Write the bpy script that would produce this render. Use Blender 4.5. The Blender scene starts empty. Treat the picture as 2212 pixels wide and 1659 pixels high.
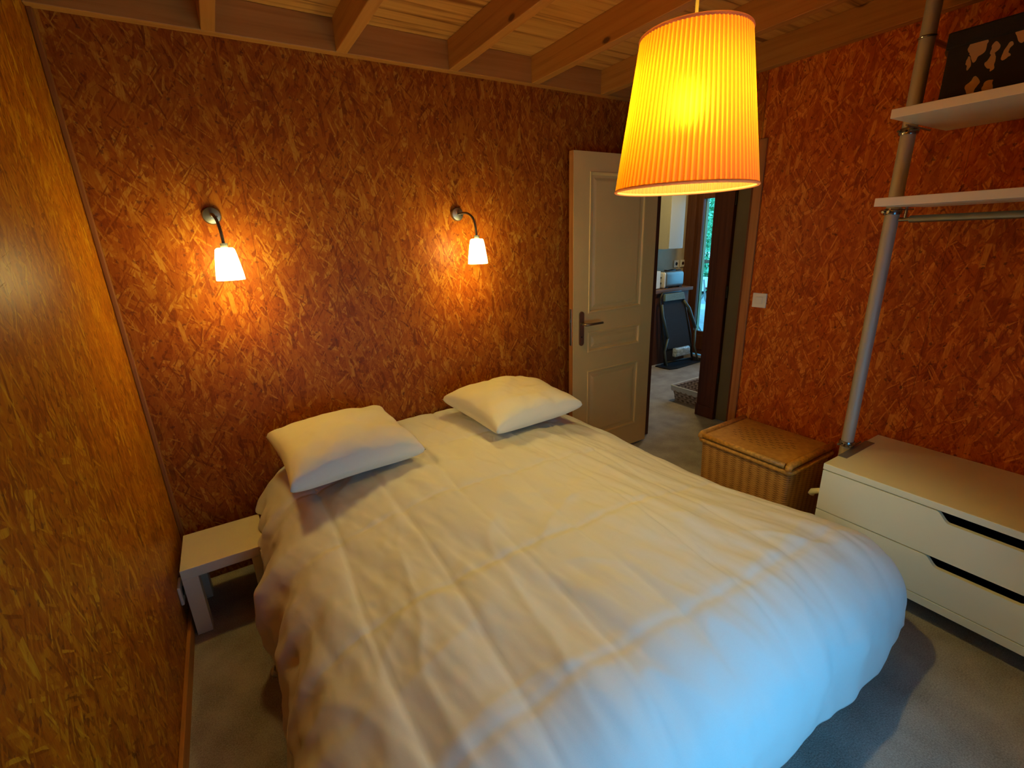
import bpy, bmesh, math, random
from mathutils import Vector, Matrix, noise
random.seed(7)
S = bpy.context.scene
COL = S.collection

# ------------------------------------------------------------------ camera
CAM = Vector((0.376, -2.3831, 1.5242))
yaw, pitch, roll = -0.5441, -0.3049, -0.0368
fw = Vector((-math.sin(yaw) * math.cos(pitch), math.cos(yaw) * math.cos(pitch), math.sin(pitch)))
r0 = Vector((math.cos(yaw), math.sin(yaw), 0)); u0 = r0.cross(fw)
rt = r0 * math.cos(roll) + u0 * math.sin(roll); up = -r0 * math.sin(roll) + u0 * math.cos(roll)
cd = bpy.data.cameras.new('camera'); cam = bpy.data.objects.new('camera', cd); COL.objects.link(cam)
cam.matrix_world = Matrix(((rt.x, up.x, -fw.x, CAM.x), (rt.y, up.y, -fw.y, CAM.y), (rt.z, up.z, -fw.z, CAM.z), (0, 0, 0, 1)))
cd.sensor_fit = 'HORIZONTAL'; cd.sensor_width = 36.0; cd.lens = 999.84 / 2212 * 36.0
cd.clip_start = 0.02; cd.clip_end = 200
S.camera = cam

# ------------------------------------------------------------------ world, exposure
W = bpy.data.worlds.new('world'); S.world = W; W.use_nodes = True
bg = W.node_tree.nodes['Background']
bg.inputs[0].default_value = (0.13, 0.54, 1.0, 1); bg.inputs[1].default_value = 3.0
S.view_settings.view_transform = 'Standard'; S.view_settings.look = 'None'
S.view_settings.exposure = 0.28; S.view_settings.gamma = 1.0; S.view_settings.use_curve_mapping = False
S.cycles.max_bounces = 6; S.cycles.diffuse_bounces = 4; S.cycles.transparent_max_bounces = 8
S.cycles.sample_clamp_indirect = 6.0
S.cycles.use_denoising = True
S.cycles.adaptive_threshold = 0.03; S.cycles.caustics_refractive = False
PEND_E = 440.0      # pendant bulb
SCON_E = 35.0       # opal glass shades of the wall lamps

def portal(name, loc, rot, sx, sy):
    l = bpy.data.lights.new(name, 'AREA'); l.shape = 'RECTANGLE'; l.size = sx; l.size_y = sy
    l.cycles.is_portal = True
    o = bpy.data.objects.new(name, l); o.location = loc; o.rotation_euler = rot; COL.objects.link(o)
portal('daylight_portal', (1.20, -2.64, 0.645), (math.pi / 2, 0, 0), 1.40, 1.11)
portal('daylight_portal', (5.38, 0.75, 1.1), (math.pi / 2, 0, math.pi / 2), 1.4, 1.7)

# ------------------------------------------------------------------ materials
def newmat(name):
    m = bpy.data.materials.new(name); m.use_nodes = True
    nt = m.node_tree; b = nt.nodes['Principled BSDF']
    return m, nt, b
def nd(nt, t, **kw):
    n = nt.nodes.new(t)
    for k, v in kw.items(): setattr(n, k, v)
    return n
def lk(nt, a, b): nt.links.new(a, b)
def mth(nt, op, a, b=None, c=None):
    n = nd(nt, 'ShaderNodeMath', operation=op)
    for i, v in enumerate((a, b, c)):
        if v is None: continue
        if isinstance(v, (int, float)): n.inputs[i].default_value = v
        else: lk(nt, v, n.inputs[i])
    return n.outputs[0]
def rgb(c): return (c[0], c[1], c[2], 1)
def ramp(nt, fac, stops):
    n = nd(nt, 'ShaderNodeValToRGB'); e = n.color_ramp.elements
    while len(e) < len(stops): e.new(0.5)
    for i, (p, c) in enumerate(stops): e[i].position = p; e[i].color = rgb(c)
    if fac is not None: lk(nt, fac, n.inputs[0])
    return n.outputs[0]
def mix(nt, f, a, b, mode='MIX'):
    n = nd(nt, 'ShaderNodeMix', data_type='RGBA', blend_type=mode)
    for s, v in ((n.inputs[0], f), (n.inputs[6], a), (n.inputs[7], b)):
        if isinstance(v, tuple): s.default_value = rgb(v)
        elif isinstance(v, (int, float)): s.default_value = v
        else: lk(nt, v, s)
    return n.outputs[2]
def simple(name, col, rough=0.5, metal=0.0, spec=0.5, var=0.0, vscale=30, bump=0.0, bscale=200):
    m, nt, b = newmat(name)
    b.inputs['Base Color'].default_value = rgb(col); b.inputs['Roughness'].default_value = rough
    b.inputs['Metallic'].default_value = metal; b.inputs['Specular IOR Level'].default_value = spec
    tc = nd(nt, 'ShaderNodeTexCoord')
    if var > 0:
        n = nd(nt, 'ShaderNodeTexNoise'); n.inputs['Scale'].default_value = vscale; n.inputs['Detail'].default_value = 4
        lk(nt, tc.outputs['Object'], n.inputs['Vector'])
        lk(nt, ramp(nt, n.outputs[0], [(0.3, tuple(c * (1 - var) for c in col)), (0.7, tuple(min(1, c * (1 + var)) for c in col))]), b.inputs['Base Color'])
    if bump > 0:
        n = nd(nt, 'ShaderNodeTexNoise'); n.inputs['Scale'].default_value = bscale; n.inputs['Detail'].default_value = 3
        lk(nt, tc.outputs['Object'], n.inputs['Vector'])
        bp = nd(nt, 'ShaderNodeBump'); bp.inputs['Strength'].default_value = bump; bp.inputs['Distance'].default_value = 0.002
        lk(nt, n.outputs[0], bp.inputs['Height']); lk(nt, bp.outputs[0], b.inputs['Normal'])
    return m
def osb(name, axis, seams=(), tint=(1, 1, 1), gloss=0.42, rot0=0.0):
    """strand board: layers of stretched random flakes; axis = the horizontal world axis of the wall"""
    m, nt, b = newmat(name)
    tc = nd(nt, 'ShaderNodeTexCoord'); sp = nd(nt, 'ShaderNodeSeparateXYZ'); lk(nt, tc.outputs['Object'], sp.inputs[0])
    U = sp.outputs[axis]; Vv = sp.outputs['Z']
    cb = nd(nt, 'ShaderNodeCombineXYZ'); lk(nt, U, cb.inputs[0]); lk(nt, Vv, cb.inputs[1])
    warp = nd(nt, 'ShaderNodeTexNoise', noise_dimensions='2D'); warp.inputs['Scale'].default_value = 14; warp.inputs['Detail'].default_value = 0
    lk(nt, cb.outputs[0], warp.inputs['Vector'])
    wv = nd(nt, 'ShaderNodeVectorMath', operation='MULTIPLY_ADD'); lk(nt, warp.outputs['Color'], wv.inputs[0])
    wv.inputs[1].default_value = (0.005, 0.005, 0); lk(nt, cb.outputs[0], wv.inputs[2])
    big = nd(nt, 'ShaderNodeTexNoise', noise_dimensions='2D'); big.inputs['Scale'].default_value = 3.0; big.inputs['Detail'].default_value = 2
    lk(nt, cb.outputs[0], big.inputs['Vector'])
    def T(c): return tuple(a * t for a, t in zip(c, tint))
    col = ramp(nt, big.outputs[0], [(0.3, T((0.28, 0.060, 0.004))), (0.7, T((0.39, 0.098, 0.006)))])
    hgt = None
    lay = [(0.25, .022, .075, 0.0), (1.15, .026, .10, .25), (2.05, .018, .08, .3), (1.5, .030, .12, .35), (2.75, .020, .09, .45),
           (0.70, .018, .09, .5), (1.78, .016, .11, .5), (1.33, .009, .08, .70), (2.42, .008, .07, .80), (0.98, .006, .09, .80), (1.95, .006, .08, .80), (1.62, .021, .10, .80)]
    gs = nd(nt, 'ShaderNodeVectorMath', operation='MULTIPLY'); lk(nt, cb.outputs[0], gs.inputs[0]); gs.inputs[1].default_value = (210, 30, 1)
    fn = nd(nt, 'ShaderNodeTexNoise', noise_dimensions='2D'); fn.inputs['Scale'].default_value = 1; fn.inputs['Detail'].default_value = 2
    lk(nt, gs.outputs[0], fn.inputs['Vector'])
    fib = mth(nt, 'MULTIPLY', mth(nt, 'SUBTRACT', fn.outputs[0], 0.5), 0.40)
    for i, (th, w, l, thr) in enumerate(lay):
        mp = nd(nt, 'ShaderNodeMapping', vector_type='POINT')
        mp.inputs['Rotation'].default_value = (0, 0, -th - rot0); mp.inputs['Location'].default_value = (i * 3.7, i * 1.9, 0)
        lk(nt, wv.outputs[0], mp.inputs[0])
        sc = nd(nt, 'ShaderNodeVectorMath', operation='MULTIPLY'); lk(nt, mp.outputs[0], sc.inputs[0]); sc.inputs[1].default_value = (1 / l, 1 / w, 1)
        vo = nd(nt, 'ShaderNodeTexVoronoi', voronoi_dimensions='2D', feature='F1', distance='CHEBYCHEV'); vo.inputs['Scale'].default_value = 1.0
        vo.inputs['Randomness'].default_value = 0.9
        lk(nt, sc.outputs[0], vo.inputs['Vector'])
        cs = nd(nt, 'ShaderNodeSeparateColor'); lk(nt, vo.outputs['Color'], cs.inputs[0])
        v = mth(nt, 'ADD', cs.outputs[1], fib)
        c = ramp(nt, v, [(0.0, T((0.17, 0.032, 0.003))), (0.22, T((0.27, 0.054, 0.004))), (0.6, T((0.35, 0.086, 0.006))), (0.86, T((0.42, 0.134, 0.009))), (1.0, T((0.52, 0.22, 0.022)))])
        # flake with its own rim inside the cell
        inside = nd(nt, 'ShaderNodeMapRange'); inside.inputs[1].default_value = 0.52; inside.inputs[2].default_value = 0.43
        lk(nt, vo.outputs['Distance'], inside.inputs[0])
        gate = mth(nt, 'GREATER_THAN', cs.outputs[0], thr)
        f = mth(nt, 'MULTIPLY', inside.outputs[0], gate)
        f = mth(nt, 'MULTIPLY', f, 0.80) if i else f
        col = mix(nt, f, col, c)
        h = mth(nt, 'MULTIPLY', f, v)
        hgt = h if hgt is None else mth(nt, 'MAXIMUM', hgt, mth(nt, 'MULTIPLY', h, 0.9))
    # small dark voids
    vo = nd(nt, 'ShaderNodeTexNoise', noise_dimensions='2D'); vo.inputs['Scale'].default_value = 46; vo.inputs['Detail'].default_value = 3
    lk(nt, cb.outputs[0], vo.inputs['Vector'])
    mr = nd(nt, 'ShaderNodeMapRange'); mr.inputs[1].default_value = 0.66; mr.inputs[2].default_value = 0.74; lk(nt, vo.outputs[0], mr.inputs[0])
    col = mix(nt, mth(nt, 'MULTIPLY', mr.outputs[0], 0.7), col, (0.12, 0.03, 0.01))
    for s in seams:
        g = mth(nt, 'LESS_THAN', mth(nt, 'ABSOLUTE', mth(nt, 'SUBTRACT', U, s)), 0.0016)
        col = mix(nt, mth(nt, 'MULTIPLY', g, 0.4), col, (0.06, 0.015, 0.006))
    lk(nt, col, b.inputs['Base Color'])
    b.inputs['Roughness'].default_value = gloss; b.inputs['Specular IOR Level'].default_value = 0.12 if gloss < 0.45 and axis == 'Y' and tint[0] < 1 else 0.10
    bp = nd(nt, 'ShaderNodeBump'); bp.inputs['Strength'].default_value = 0.35; bp.inputs['Distance'].default_value = 0.002
    lk(nt, hgt, bp.inputs['Height']); lk(nt, bp.outputs[0], b.inputs['Normal'])
    return m
def wood(name, along, c1, c2, cdark, knots=0.0, rough=0.5, gs=1.0, ps=(0.25, 0.55, 0.78)):
    """sawn timber with grain along one axis (0,1,2)"""
    m, nt, b = newmat(name)
    tc = nd(nt, 'ShaderNodeTexCoord')
    s = [38 * gs] * 3; s[along] = 1.6 * gs
    sc = nd(nt, 'ShaderNodeVectorMath', operation='MULTIPLY'); lk(nt, tc.outputs['Object'], sc.inputs[0]); sc.inputs[1].default_value = s
    n = nd(nt, 'ShaderNodeTexNoise'); n.inputs['Scale'].default_value = 1; n.inputs['Detail'].default_value = 4; n.inputs['Distortion'].default_value = 0.6
    lk(nt, sc.outputs[0], n.inputs['Vector'])
    col = ramp(nt, n.outputs[0], [(ps[0], c1), (ps[1], c2), (ps[2], cdark)])
    if knots > 0:
        s2 = [9.0] * 3; s2[along] = 4.2
        k = nd(nt, 'ShaderNodeVectorMath', operation='MULTIPLY'); lk(nt, tc.outputs['Object'], k.inputs[0]); k.inputs[1].default_value = s2
        v = nd(nt, 'ShaderNodeTexVoronoi'); v.inputs['Scale'].default_value = 1; lk(nt, k.outputs[0], v.inputs['Vector'])
        cs = nd(nt, 'ShaderNodeSeparateColor'); lk(nt, v.outputs['Color'], cs.inputs[0])
        g = mth(nt, 'GREATER_THAN', cs.outputs[0], 1 - knots)
        mr = nd(nt, 'ShaderNodeMapRange'); mr.inputs[1].default_value = 0.13; mr.inputs[2].default_value = 0.07; lk(nt, v.outputs['Distance'], mr.inputs[0])
        col = mix(nt, mth(nt, 'MULTIPLY', mth(nt, 'MULTIPLY', g, mr.outputs[0]), 0.85), col, tuple(c * 0.2 for c in cdark))
    lk(nt, col, b.inputs['Base Color']); b.inputs['Roughness'].default_value = rough; b.inputs['Specular IOR Level'].default_value = 0.25
    bp = nd(nt, 'ShaderNodeBump'); bp.inputs['Strength'].default_value = 0.15; bp.inputs['Distance'].default_value = 0.001
    lk(nt, n.outputs[0], bp.inputs['Height']); lk(nt, bp.outputs[0], b.inputs['Normal'])
    return m
def fabric(name, col, scale=900, bump=0.25, wr=0.0):
    m, nt, b = newmat(name)
    tc = nd(nt, 'ShaderNodeTexCoord')
    n = nd(nt, 'ShaderNodeTexNoise'); n.inputs['Scale'].default_value = scale; n.inputs['Detail'].default_value = 2
    lk(nt, tc.outputs['Object'], n.inputs['Vector'])
    lk(nt, ramp(nt, n.outputs[0], [(0.3, tuple(c * 0.95 for c in col)), (0.7, col)]), b.inputs['Base Color'])
    b.inputs['Roughness'].default_value = 0.9; b.inputs['Specular IOR Level'].default_value = 0.1
    b.inputs['Sheen Weight'].default_value = 0.15
    hsum = mth(nt, 'MULTIPLY', n.outputs[0], 0.12)
    if wr:
        n2 = nd(nt, 'ShaderNodeTexNoise'); n2.inputs['Scale'].default_value = 26; n2.inputs['Detail'].default_value = 5; n2.inputs['Distortion'].default_value = 1.2
        lk(nt, tc.outputs['Object'], n2.inputs['Vector'])
        hsum = mth(nt, 'ADD', hsum, mth(nt, 'MULTIPLY', n2.outputs[0], wr))
    bp = nd(nt, 'ShaderNodeBump'); bp.inputs['Strength'].default_value = bump; bp.inputs['Distance'].default_value = 0.004
    lk(nt, hsum, bp.inputs['Height']); lk(nt, bp.outputs[0], b.inputs['Normal'])
    return m
def wicker(name, c1, c2, cd, fine=0.006, stake=0.022):
    """basket weave: fine horizontal strands over vertical stakes, using x+y as the run"""
    m, nt, b = newmat(name)
    tc = nd(nt, 'ShaderNodeTexCoord'); sp = nd(nt, 'ShaderNodeSeparateXYZ'); lk(nt, tc.outputs['Object'], sp.inputs[0])
    run = mth(nt, 'ADD', sp.outputs[0], sp.outputs[1])
    a = mth(nt, 'SINE', mth(nt, 'MULTIPLY', sp.outputs[2], math.tau / fine))
    c = mth(nt, 'SINE', mth(nt, 'MULTIPLY', run, math.pi / stake))
    row = mth(nt, 'SIGN', mth(nt, 'SINE', mth(nt, 'MULTIPLY', sp.outputs[2], math.pi / fine)))
    h = mth(nt, 'ADD', mth(nt, 'MULTIPLY', a, 0.35), mth(nt, 'MULTIPLY', mth(nt, 'MULTIPLY', c, row), 0.5))
    f = mth(nt, 'MULTIPLY_ADD', h, 0.5, 0.5)
    n = nd(nt, 'ShaderNodeTexNoise'); n.inputs['Scale'].default_value = 40; n.inputs['Detail'].default_value = 3
    lk(nt, tc.outputs['Object'], n.inputs['Vector'])
    stripe = mth(nt, 'MULTIPLY_ADD', mth(nt, 'SINE', mth(nt, 'MULTIPLY', run, math.tau / 0.047)), 0.16, 0.0)
    f = mth(nt, 'ADD', mth(nt, 'ADD', f, stripe), mth(nt, 'MULTIPLY', mth(nt, 'SUBTRACT', n.outputs[0], 0.5), 0.5))
    lk(nt, ramp(nt, f, [(0.05, cd), (0.4, c1), (0.95, c2)]), b.inputs['Base Color'])
    b.inputs['Roughness'].default_value = 0.55
    bp = nd(nt, 'ShaderNodeBump'); bp.inputs['Strength'].default_value = 0.6; bp.inputs['Distance'].default_value = 0.002
    lk(nt, h, bp.inputs['Height']); lk(nt, bp.outputs[0], b.inputs['Normal'])
    return m
def emit(name, col, s):
    m, nt, b = newmat(name); b.inputs['Base Color'].default_value = rgb(col)
    b.inputs['Emission Color'].default_value = rgb(col); b.inputs['Emission Strength'].default_value = s
    return m
def glass_pane(name, tint=(1, 1, 1)):
    m, nt, b = newmat(name); nt.nodes.remove(b)
    t = nd(nt, 'ShaderNodeBsdfTransparent'); t.inputs[0].default_value = rgb(tint)
    g = nd(nt, 'ShaderNodeBsdfGlossy'); g.inputs['Roughness'].default_value = 0.02
    lw = nd(nt, 'ShaderNodeFresnel'); lw.inputs[0].default_value = 1.3
    mx = nd(nt, 'ShaderNodeMixShader'); lk(nt, lw.outputs[0], mx.inputs[0]); lk(nt, t.outputs[0], mx.inputs[1]); lk(nt, g.outputs[0], mx.inputs[2])
    lk(nt, mx.outputs[0], nt.nodes['Material Output'].inputs[0])
    return m
def carpet(name):
    m, nt, b = newmat(name)
    tc = nd(nt, 'ShaderNodeTexCoord')
    n = nd(nt, 'ShaderNodeTexNoise'); n.inputs['Scale'].default_value = 220; n.inputs['Detail'].default_value = 4
    n2 = nd(nt, 'ShaderNodeTexNoise'); n2.inputs['Scale'].default_value = 7; n2.inputs['Detail'].default_value = 5
    for q in (n, n2): lk(nt, tc.outputs['Object'], q.inputs['Vector'])
    f = mth(nt, 'ADD', mth(nt, 'MULTIPLY', n.outputs[0], 0.55), mth(nt, 'MULTIPLY', n2.outputs[0], 0.45))
    lk(nt, ramp(nt, f, [(0.32, (0.20, 0.185, 0.165)), (0.5, (0.36, 0.335, 0.30)), (0.68, (0.50, 0.47, 0.43))]), b.inputs['Base Color'])
    b.inputs['Roughness'].default_value = 0.95; b.inputs['Specular IOR Level'].default_value = 0.05
    bp = nd(nt, 'ShaderNodeBump'); bp.inputs['Strength'].default_value = 0.5; bp.inputs['Distance'].default_value = 0.004
    lk(nt, n.outputs[0], bp.inputs['Height']); lk(nt, bp.outputs[0], b.inputs['Normal'])
    return m
def pleated(name):
    m, nt, b = newmat(name); nt.nodes.remove(b)
    tc = nd(nt, 'ShaderNodeTexCoord'); sp = nd(nt, 'ShaderNodeSeparateXYZ'); lk(nt, tc.outputs['Object'], sp.inputs[0])
    ang = mth(nt, 'ARCTAN2', sp.outputs[1], sp.outputs[0])
    s = mth(nt, 'SINE', mth(nt, 'MULTIPLY', ang, NPLEAT))
    mr = nd(nt, 'ShaderNodeMapRange'); mr.inputs[1].default_value = 0.30; mr.inputs[2].default_value = 0.50; lk(nt, s, mr.inputs[0])
    col = mix(nt, mr.outputs[0], (0.31, 0.070, 0.002), (0.42, 0.148, 0.004))       # doubled cloth / single cloth
    tr = nd(nt, 'ShaderNodeBsdfTranslucent'); lk(nt, col, tr.inputs[0])
    df = nd(nt, 'ShaderNodeBsdfDiffuse'); df.inputs[0].default_value = (0.82, 0.55, 0.22, 1)
    rf = nd(nt, 'ShaderNodeBsdfRefraction'); rf.inputs['IOR'].default_value = 1.38; rf.inputs['Roughness'].default_value = 0.85; lk(nt, mix(nt, 1.0, col, (0.55, 0.75, 1.0), 'MULTIPLY'), rf.inputs[0])
    fs = nd(nt, 'ShaderNodeMixShader'); fs.inputs[0].default_value = 0.26; lk(nt, tr.outputs[0], fs.inputs[1]); lk(nt, rf.outputs[0], fs.inputs[2])
    mx = nd(nt, 'ShaderNodeMixShader'); mx.inputs[0].default_value = 0.30
    lk(nt, fs.outputs[0], mx.inputs[1]); lk(nt, df.outputs[0], mx.inputs[2])
    lk(nt, mx.outputs[0], nt.nodes['Material Output'].inputs[0])
    return m
def binding(name):
    m, nt, b = newmat(name); nt.nodes.remove(b)
    tr = nd(nt, 'ShaderNodeBsdfTranslucent'); tr.inputs[0].default_value = (0.85, 0.52, 0.28, 1)
    df = nd(nt, 'ShaderNodeBsdfDiffuse'); df.inputs[0].default_value = (0.80, 0.50, 0.26, 1)
    mx = nd(nt, 'ShaderNodeMixShader'); mx.inputs[0].default_value = 0.45
    lk(nt, tr.outputs[0], mx.inputs[1]); lk(nt, df.outputs[0], mx.inputs[2]); lk(nt, mx.outputs[0], nt.nodes['Material Output'].inputs[0])
    return m
def patches(name):
    m, nt, b = newmat(name)
    tc = nd(nt, 'ShaderNodeTexCoord')
    mp = nd(nt, 'ShaderNodeMapping'); mp.inputs['Rotation'].default_value = (0.7, 0, 0); mp.inputs['Scale'].default_value = (1, 30, 15)
    wn = nd(nt, 'ShaderNodeTexNoise'); wn.inputs['Scale'].default_value = 22; lk(nt, tc.outputs['Object'], wn.inputs['Vector'])
    wa = nd(nt, 'ShaderNodeVectorMath', operation='MULTIPLY_ADD'); lk(nt, wn.outputs['Color'], wa.inputs[0]); wa.inputs[1].default_value = (0.05, 0.05, 0.05); lk(nt, tc.outputs['Object'], wa.inputs[2])
    lk(nt, wa.outputs[0], mp.inputs[0])
    v = nd(nt, 'ShaderNodeTexVoronoi'); v.inputs['Scale'].default_value = 1.0; v.inputs['Randomness'].default_value = 0.85
    lk(nt, mp.outputs[0], v.inputs['Vector'])
    cs = nd(nt, 'ShaderNodeSeparateColor'); lk(nt, v.outputs['Color'], cs.inputs[0])
    lim = mth(nt, 'MULTIPLY_ADD', cs.outputs[0], 0.24, 0.27)
    f = mth(nt, 'LESS_THAN', v.outputs['Distance'], lim)
    lk(nt, mix(nt, f, (0.016, 0.013, 0.012), (0.50, 0.33, 0.18)), b.inputs['Base Color'])
    b.inputs['Roughness'].default_value = 0.85
    return m
NPLEAT = 84
M = dict(
    osb_x=osb('osb_back_wall', 'X', seams=(0.53, 1.78)), osb_y=osb('osb_right_wall', 'Y', seams=(-1.62, -0.742), tint=(1.65, 1.35, 1.7)),
    osb_l=osb('osb_left_wall', 'Y', seams=(-0.775,), tint=(1.12, 1.42, 0.6), gloss=0.40, rot0=0.0),
    pine_x=wood('pine_lengthwise_x', 0, (0.50, 0.22, 0.045), (0.44, 0.178, 0.032), (0.33, 0.12, 0.020), knots=0.55),
    pine_y=wood('pine_lengthwise_y', 1, (0.50, 0.22, 0.045), (0.44, 0.178, 0.032), (0.33, 0.12, 0.020), knots=0.25),
    pine_z=wood('pine_lengthwise_z', 2, (0.46, 0.185, 0.05), (0.40, 0.15, 0.04), (0.30, 0.10, 0.025)),
    deck=wood('ceiling_plywood', 0, (0.66, 0.33, 0.075), (0.56, 0.255, 0.05), (0.24, 0.08, 0.015), gs=0.8, ps=(0.25, 0.52, 0.68)),
    dark=wood('dark_stained_wood', 2, (0.145, 0.040, 0.016), (0.115, 0.030, 0.012), (0.06, 0.014, 0.006)),
    brown=wood('brown_wood', 2, (0.16, 0.06, 0.022), (0.12, 0.042, 0.015), (0.07, 0.022, 0.008)),
    carpet=carpet('grey_beige_carpet'), white=simple('white_lacquer', (0.86, 0.80, 0.56), 0.38, var=0.02, vscale=8),
    chestw=simple('white_foil', (0.88, 0.85, 0.62), 0.35, var=0.02, vscale=6), inner=simple('drawer_inside', (0.10, 0.085, 0.07), 0.8),
    doorw=simple('cream_door_paint', (0.86, 0.57, 0.17), 0.42, var=0.03, vscale=5), duvet=fabric('white_cotton', (0.80, 0.78, 0.74), wr=0.25, bump=0.35),
    pillow=fabric('white_pillow_cotton', (0.88, 0.82, 0.64), wr=0.3, bump=0.35), matt=fabric('mattress_ticking', (0.6, 0.58, 0.54)),
    steel=simple('brushed_steel', (0.30, 0.30, 0.26), 0.42, 1.0, bump=0.1, bscale=300), alu=simple('aluminium_tube', (0.55, 0.50, 0.40), 0.62, 0.5),
    chrome=simple('dark_chrome', (0.35, 0.33, 0.30), 0.22, 1.0), bronze=simple('worn_brass', (0.30, 0.21, 0.12), 0.35, 0.85), gun=simple('dark_steel_hose', (0.16, 0.13, 0.10), 0.4, 0.8),
    black=simple('black_plastic', (0.012, 0.011, 0.010), 0.5), blackcloth=simple('black_cloth', (0.015, 0.013, 0.012), 0.9, var=0.2, vscale=200),
    opal=emit('lit_opal_glass', (1.0, 0.82, 0.28), SCON_E), bulb=emit('lit_bulb', (1.0, 0.79, 0.20), PEND_E),
    shade=pleated('pleated_shade'), rim=binding('shade_binding'), cord=simple('cream_cord', (0.80, 0.62, 0.20), 0.5),
    plate=simple('white_plastic', (0.82, 0.78, 0.62), 0.3), plategrey=simple('grey_plate', (0.30, 0.28, 0.24), 0.4, 0.6),
    wick=wicker('wicker_golden', (0.48, 0.215, 0.042), (0.68, 0.36, 0.085), (0.17, 0.062, 0.012)), wick2=wicker('wicker_grey', (0.30, 0.24, 0.20), (0.55, 0.46, 0.40), (0.10, 0.07, 0.06), 0.022, 0.03),
    cane=simple('cane_edging', (0.60, 0.30, 0.055), 0.45, var=0.3, vscale=60), linen=fabric('white_liner', (0.62, 0.66, 0.68)), patch=patches('patched_fabric'),
    plaster=simple('cream_plaster', (0.50, 0.43, 0.29), 0.8, var=0.05, vscale=12), cab=simple('white_glossy_front', (0.44, 0.46, 0.38), 0.25), olive=simple('olive_door_paint', (0.16, 0.125, 0.07), 0.5, var=0.08, vscale=4),
    glass=glass_pane('clear_glass'), toast=simple('toaster_steel', (0.24, 0.27, 0.25), 0.38, 0.6), mesh=simple('dark_mesh_cloth', (0.022, 0.018, 0.017), 0.8, var=0.3, vscale=150),
    greytube=simple('grey_green_frame', (0.10, 0.13, 0.115), 0.4, 0.2), teal=simple('grey_green_cloth', (0.16, 0.24, 0.22), 0.7, var=0.2, vscale=90), bag=simple('clear_plastic_bag', (0.45, 0.55, 0.58), 0.25, var=0.5, vscale=60),
    leaf=simple('leaf_green', (0.22, 0.75, 0.32), 0.6, var=0.6, vscale=9), leafd=simple('leaf_deep_green', (0.10, 0.50, 0.24), 0.6, var=0.6, vscale=11), terr=simple('pale_terrace_slab', (0.50, 0.49, 0.46), 0.7, var=0.15, vscale=8), outw=simple('white_garden_plastic', (0.78, 0.77, 0.74), 0.4),
    bark=simple('hedge_stem_bark', (0.08, 0.05, 0.03), 0.9),
    worktop=wood('worktop_wood', 0, (0.22, 0.11, 0.05), (0.17, 0.08, 0.035), (0.1, 0.045, 0.02)), shut=simple('olive_shutter', (0.22, 0.22, 0.09), 0.6, var=0.1),
)

# ------------------------------------------------------------------ mesh helpers
def V(*a): return Vector(a)
def box(bm, a, b, bev=0.0, seg=2):
    t = bmesh.new(); bmesh.ops.create_cube(t, size=1)
    a, b = Vector(a), Vector(b)
    for v in t.verts: v.co = Vector([a[i] + (v.co[i] + 0.5) * (b[i] - a[i]) for i in range(3)])
    if bev > 0: bmesh.ops.bevel(t, geom=t.edges[:], offset=bev, segments=seg, profile=0.5, affect='EDGES')
    join(bm, t)
def join(bm, t, mat=None):
    if mat is not None: bmesh.ops.transform(t, matrix=mat, verts=t.verts[:])
    me = bpy.data.meshes.new('tmp'); t.to_mesh(me); bm.from_mesh(me); bpy.data.meshes.remove(me); t.free()
def tube(bm, pts, r, n=12, cap=True):
    pts = [Vector(p) for p in pts]; rs = r if isinstance(r, (list, tuple)) else [r] * len(pts)
    rings = []; ref = None
    for i, p in enumerate(pts):
        d = (pts[min(i + 1, len(pts) - 1)] - pts[max(i - 1, 0)]).normalized()
        if ref is None: ref = Vector((0, 0, 1)) if abs(d.z) < 0.9 else Vector((1, 0, 0))
        x = (ref - d * ref.dot(d)).normalized(); y = d.cross(x); ref = x
        rings.append([bm.verts.new(p + (x * math.cos(k * math.tau / n) + y * math.sin(k * math.tau / n)) * rs[i]) for k in range(n)])
    for a, b in zip(rings, rings[1:]):
        for k in range(n): bm.faces.new((a[k], a[(k + 1) % n], b[(k + 1) % n], b[k]))
    if cap: bm.faces.new(list(reversed(rings[0]))); bm.faces.new(rings[-1])
def lathe(bm, prof, n=48, M_=None, close=False):
    t = bmesh.new(); rings = []
    for r, z in prof: rings.append([t.verts.new((r * math.cos(k * math.tau / n), r * math.sin(k * math.tau / n), z)) for k in range(n)] if r > 1e-6 else [t.verts.new((0, 0, z))])
    pr = list(zip(rings, rings[1:])) + ([(rings[-1], rings[0])] if close else [])
    for a, b in pr:
        for k in range(n):
            k2 = (k + 1) % n
            if len(a) == 1 and len(b) == 1: continue
            if len(a) == 1: t.faces.new((a[0], b[k2], b[k]))
            elif len(b) == 1: t.faces.new((a[k], a[k2], b[0]))
            else: t.faces.new((a[k], a[k2], b[k2], b[k]))
    join(bm, t, M_)
def prism(bm, pts, d0, d1, axis):
    """polygon pts (2-D) extruded along axis from d0 to d1"""
    def P(p, d):
        q = [p[0], p[1]]; q.insert(axis, d); return q
    a = [bm.verts.new(P(p, d0)) for p in pts]; b = [bm.verts.new(P(p, d1)) for p in pts]
    bm.faces.new(a); bm.faces.new(list(reversed(b)))
    n = len(pts)
    for i in range(n): bm.faces.new((a[i], b[i], b[(i + 1) % n], a[(i + 1) % n]))
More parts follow.
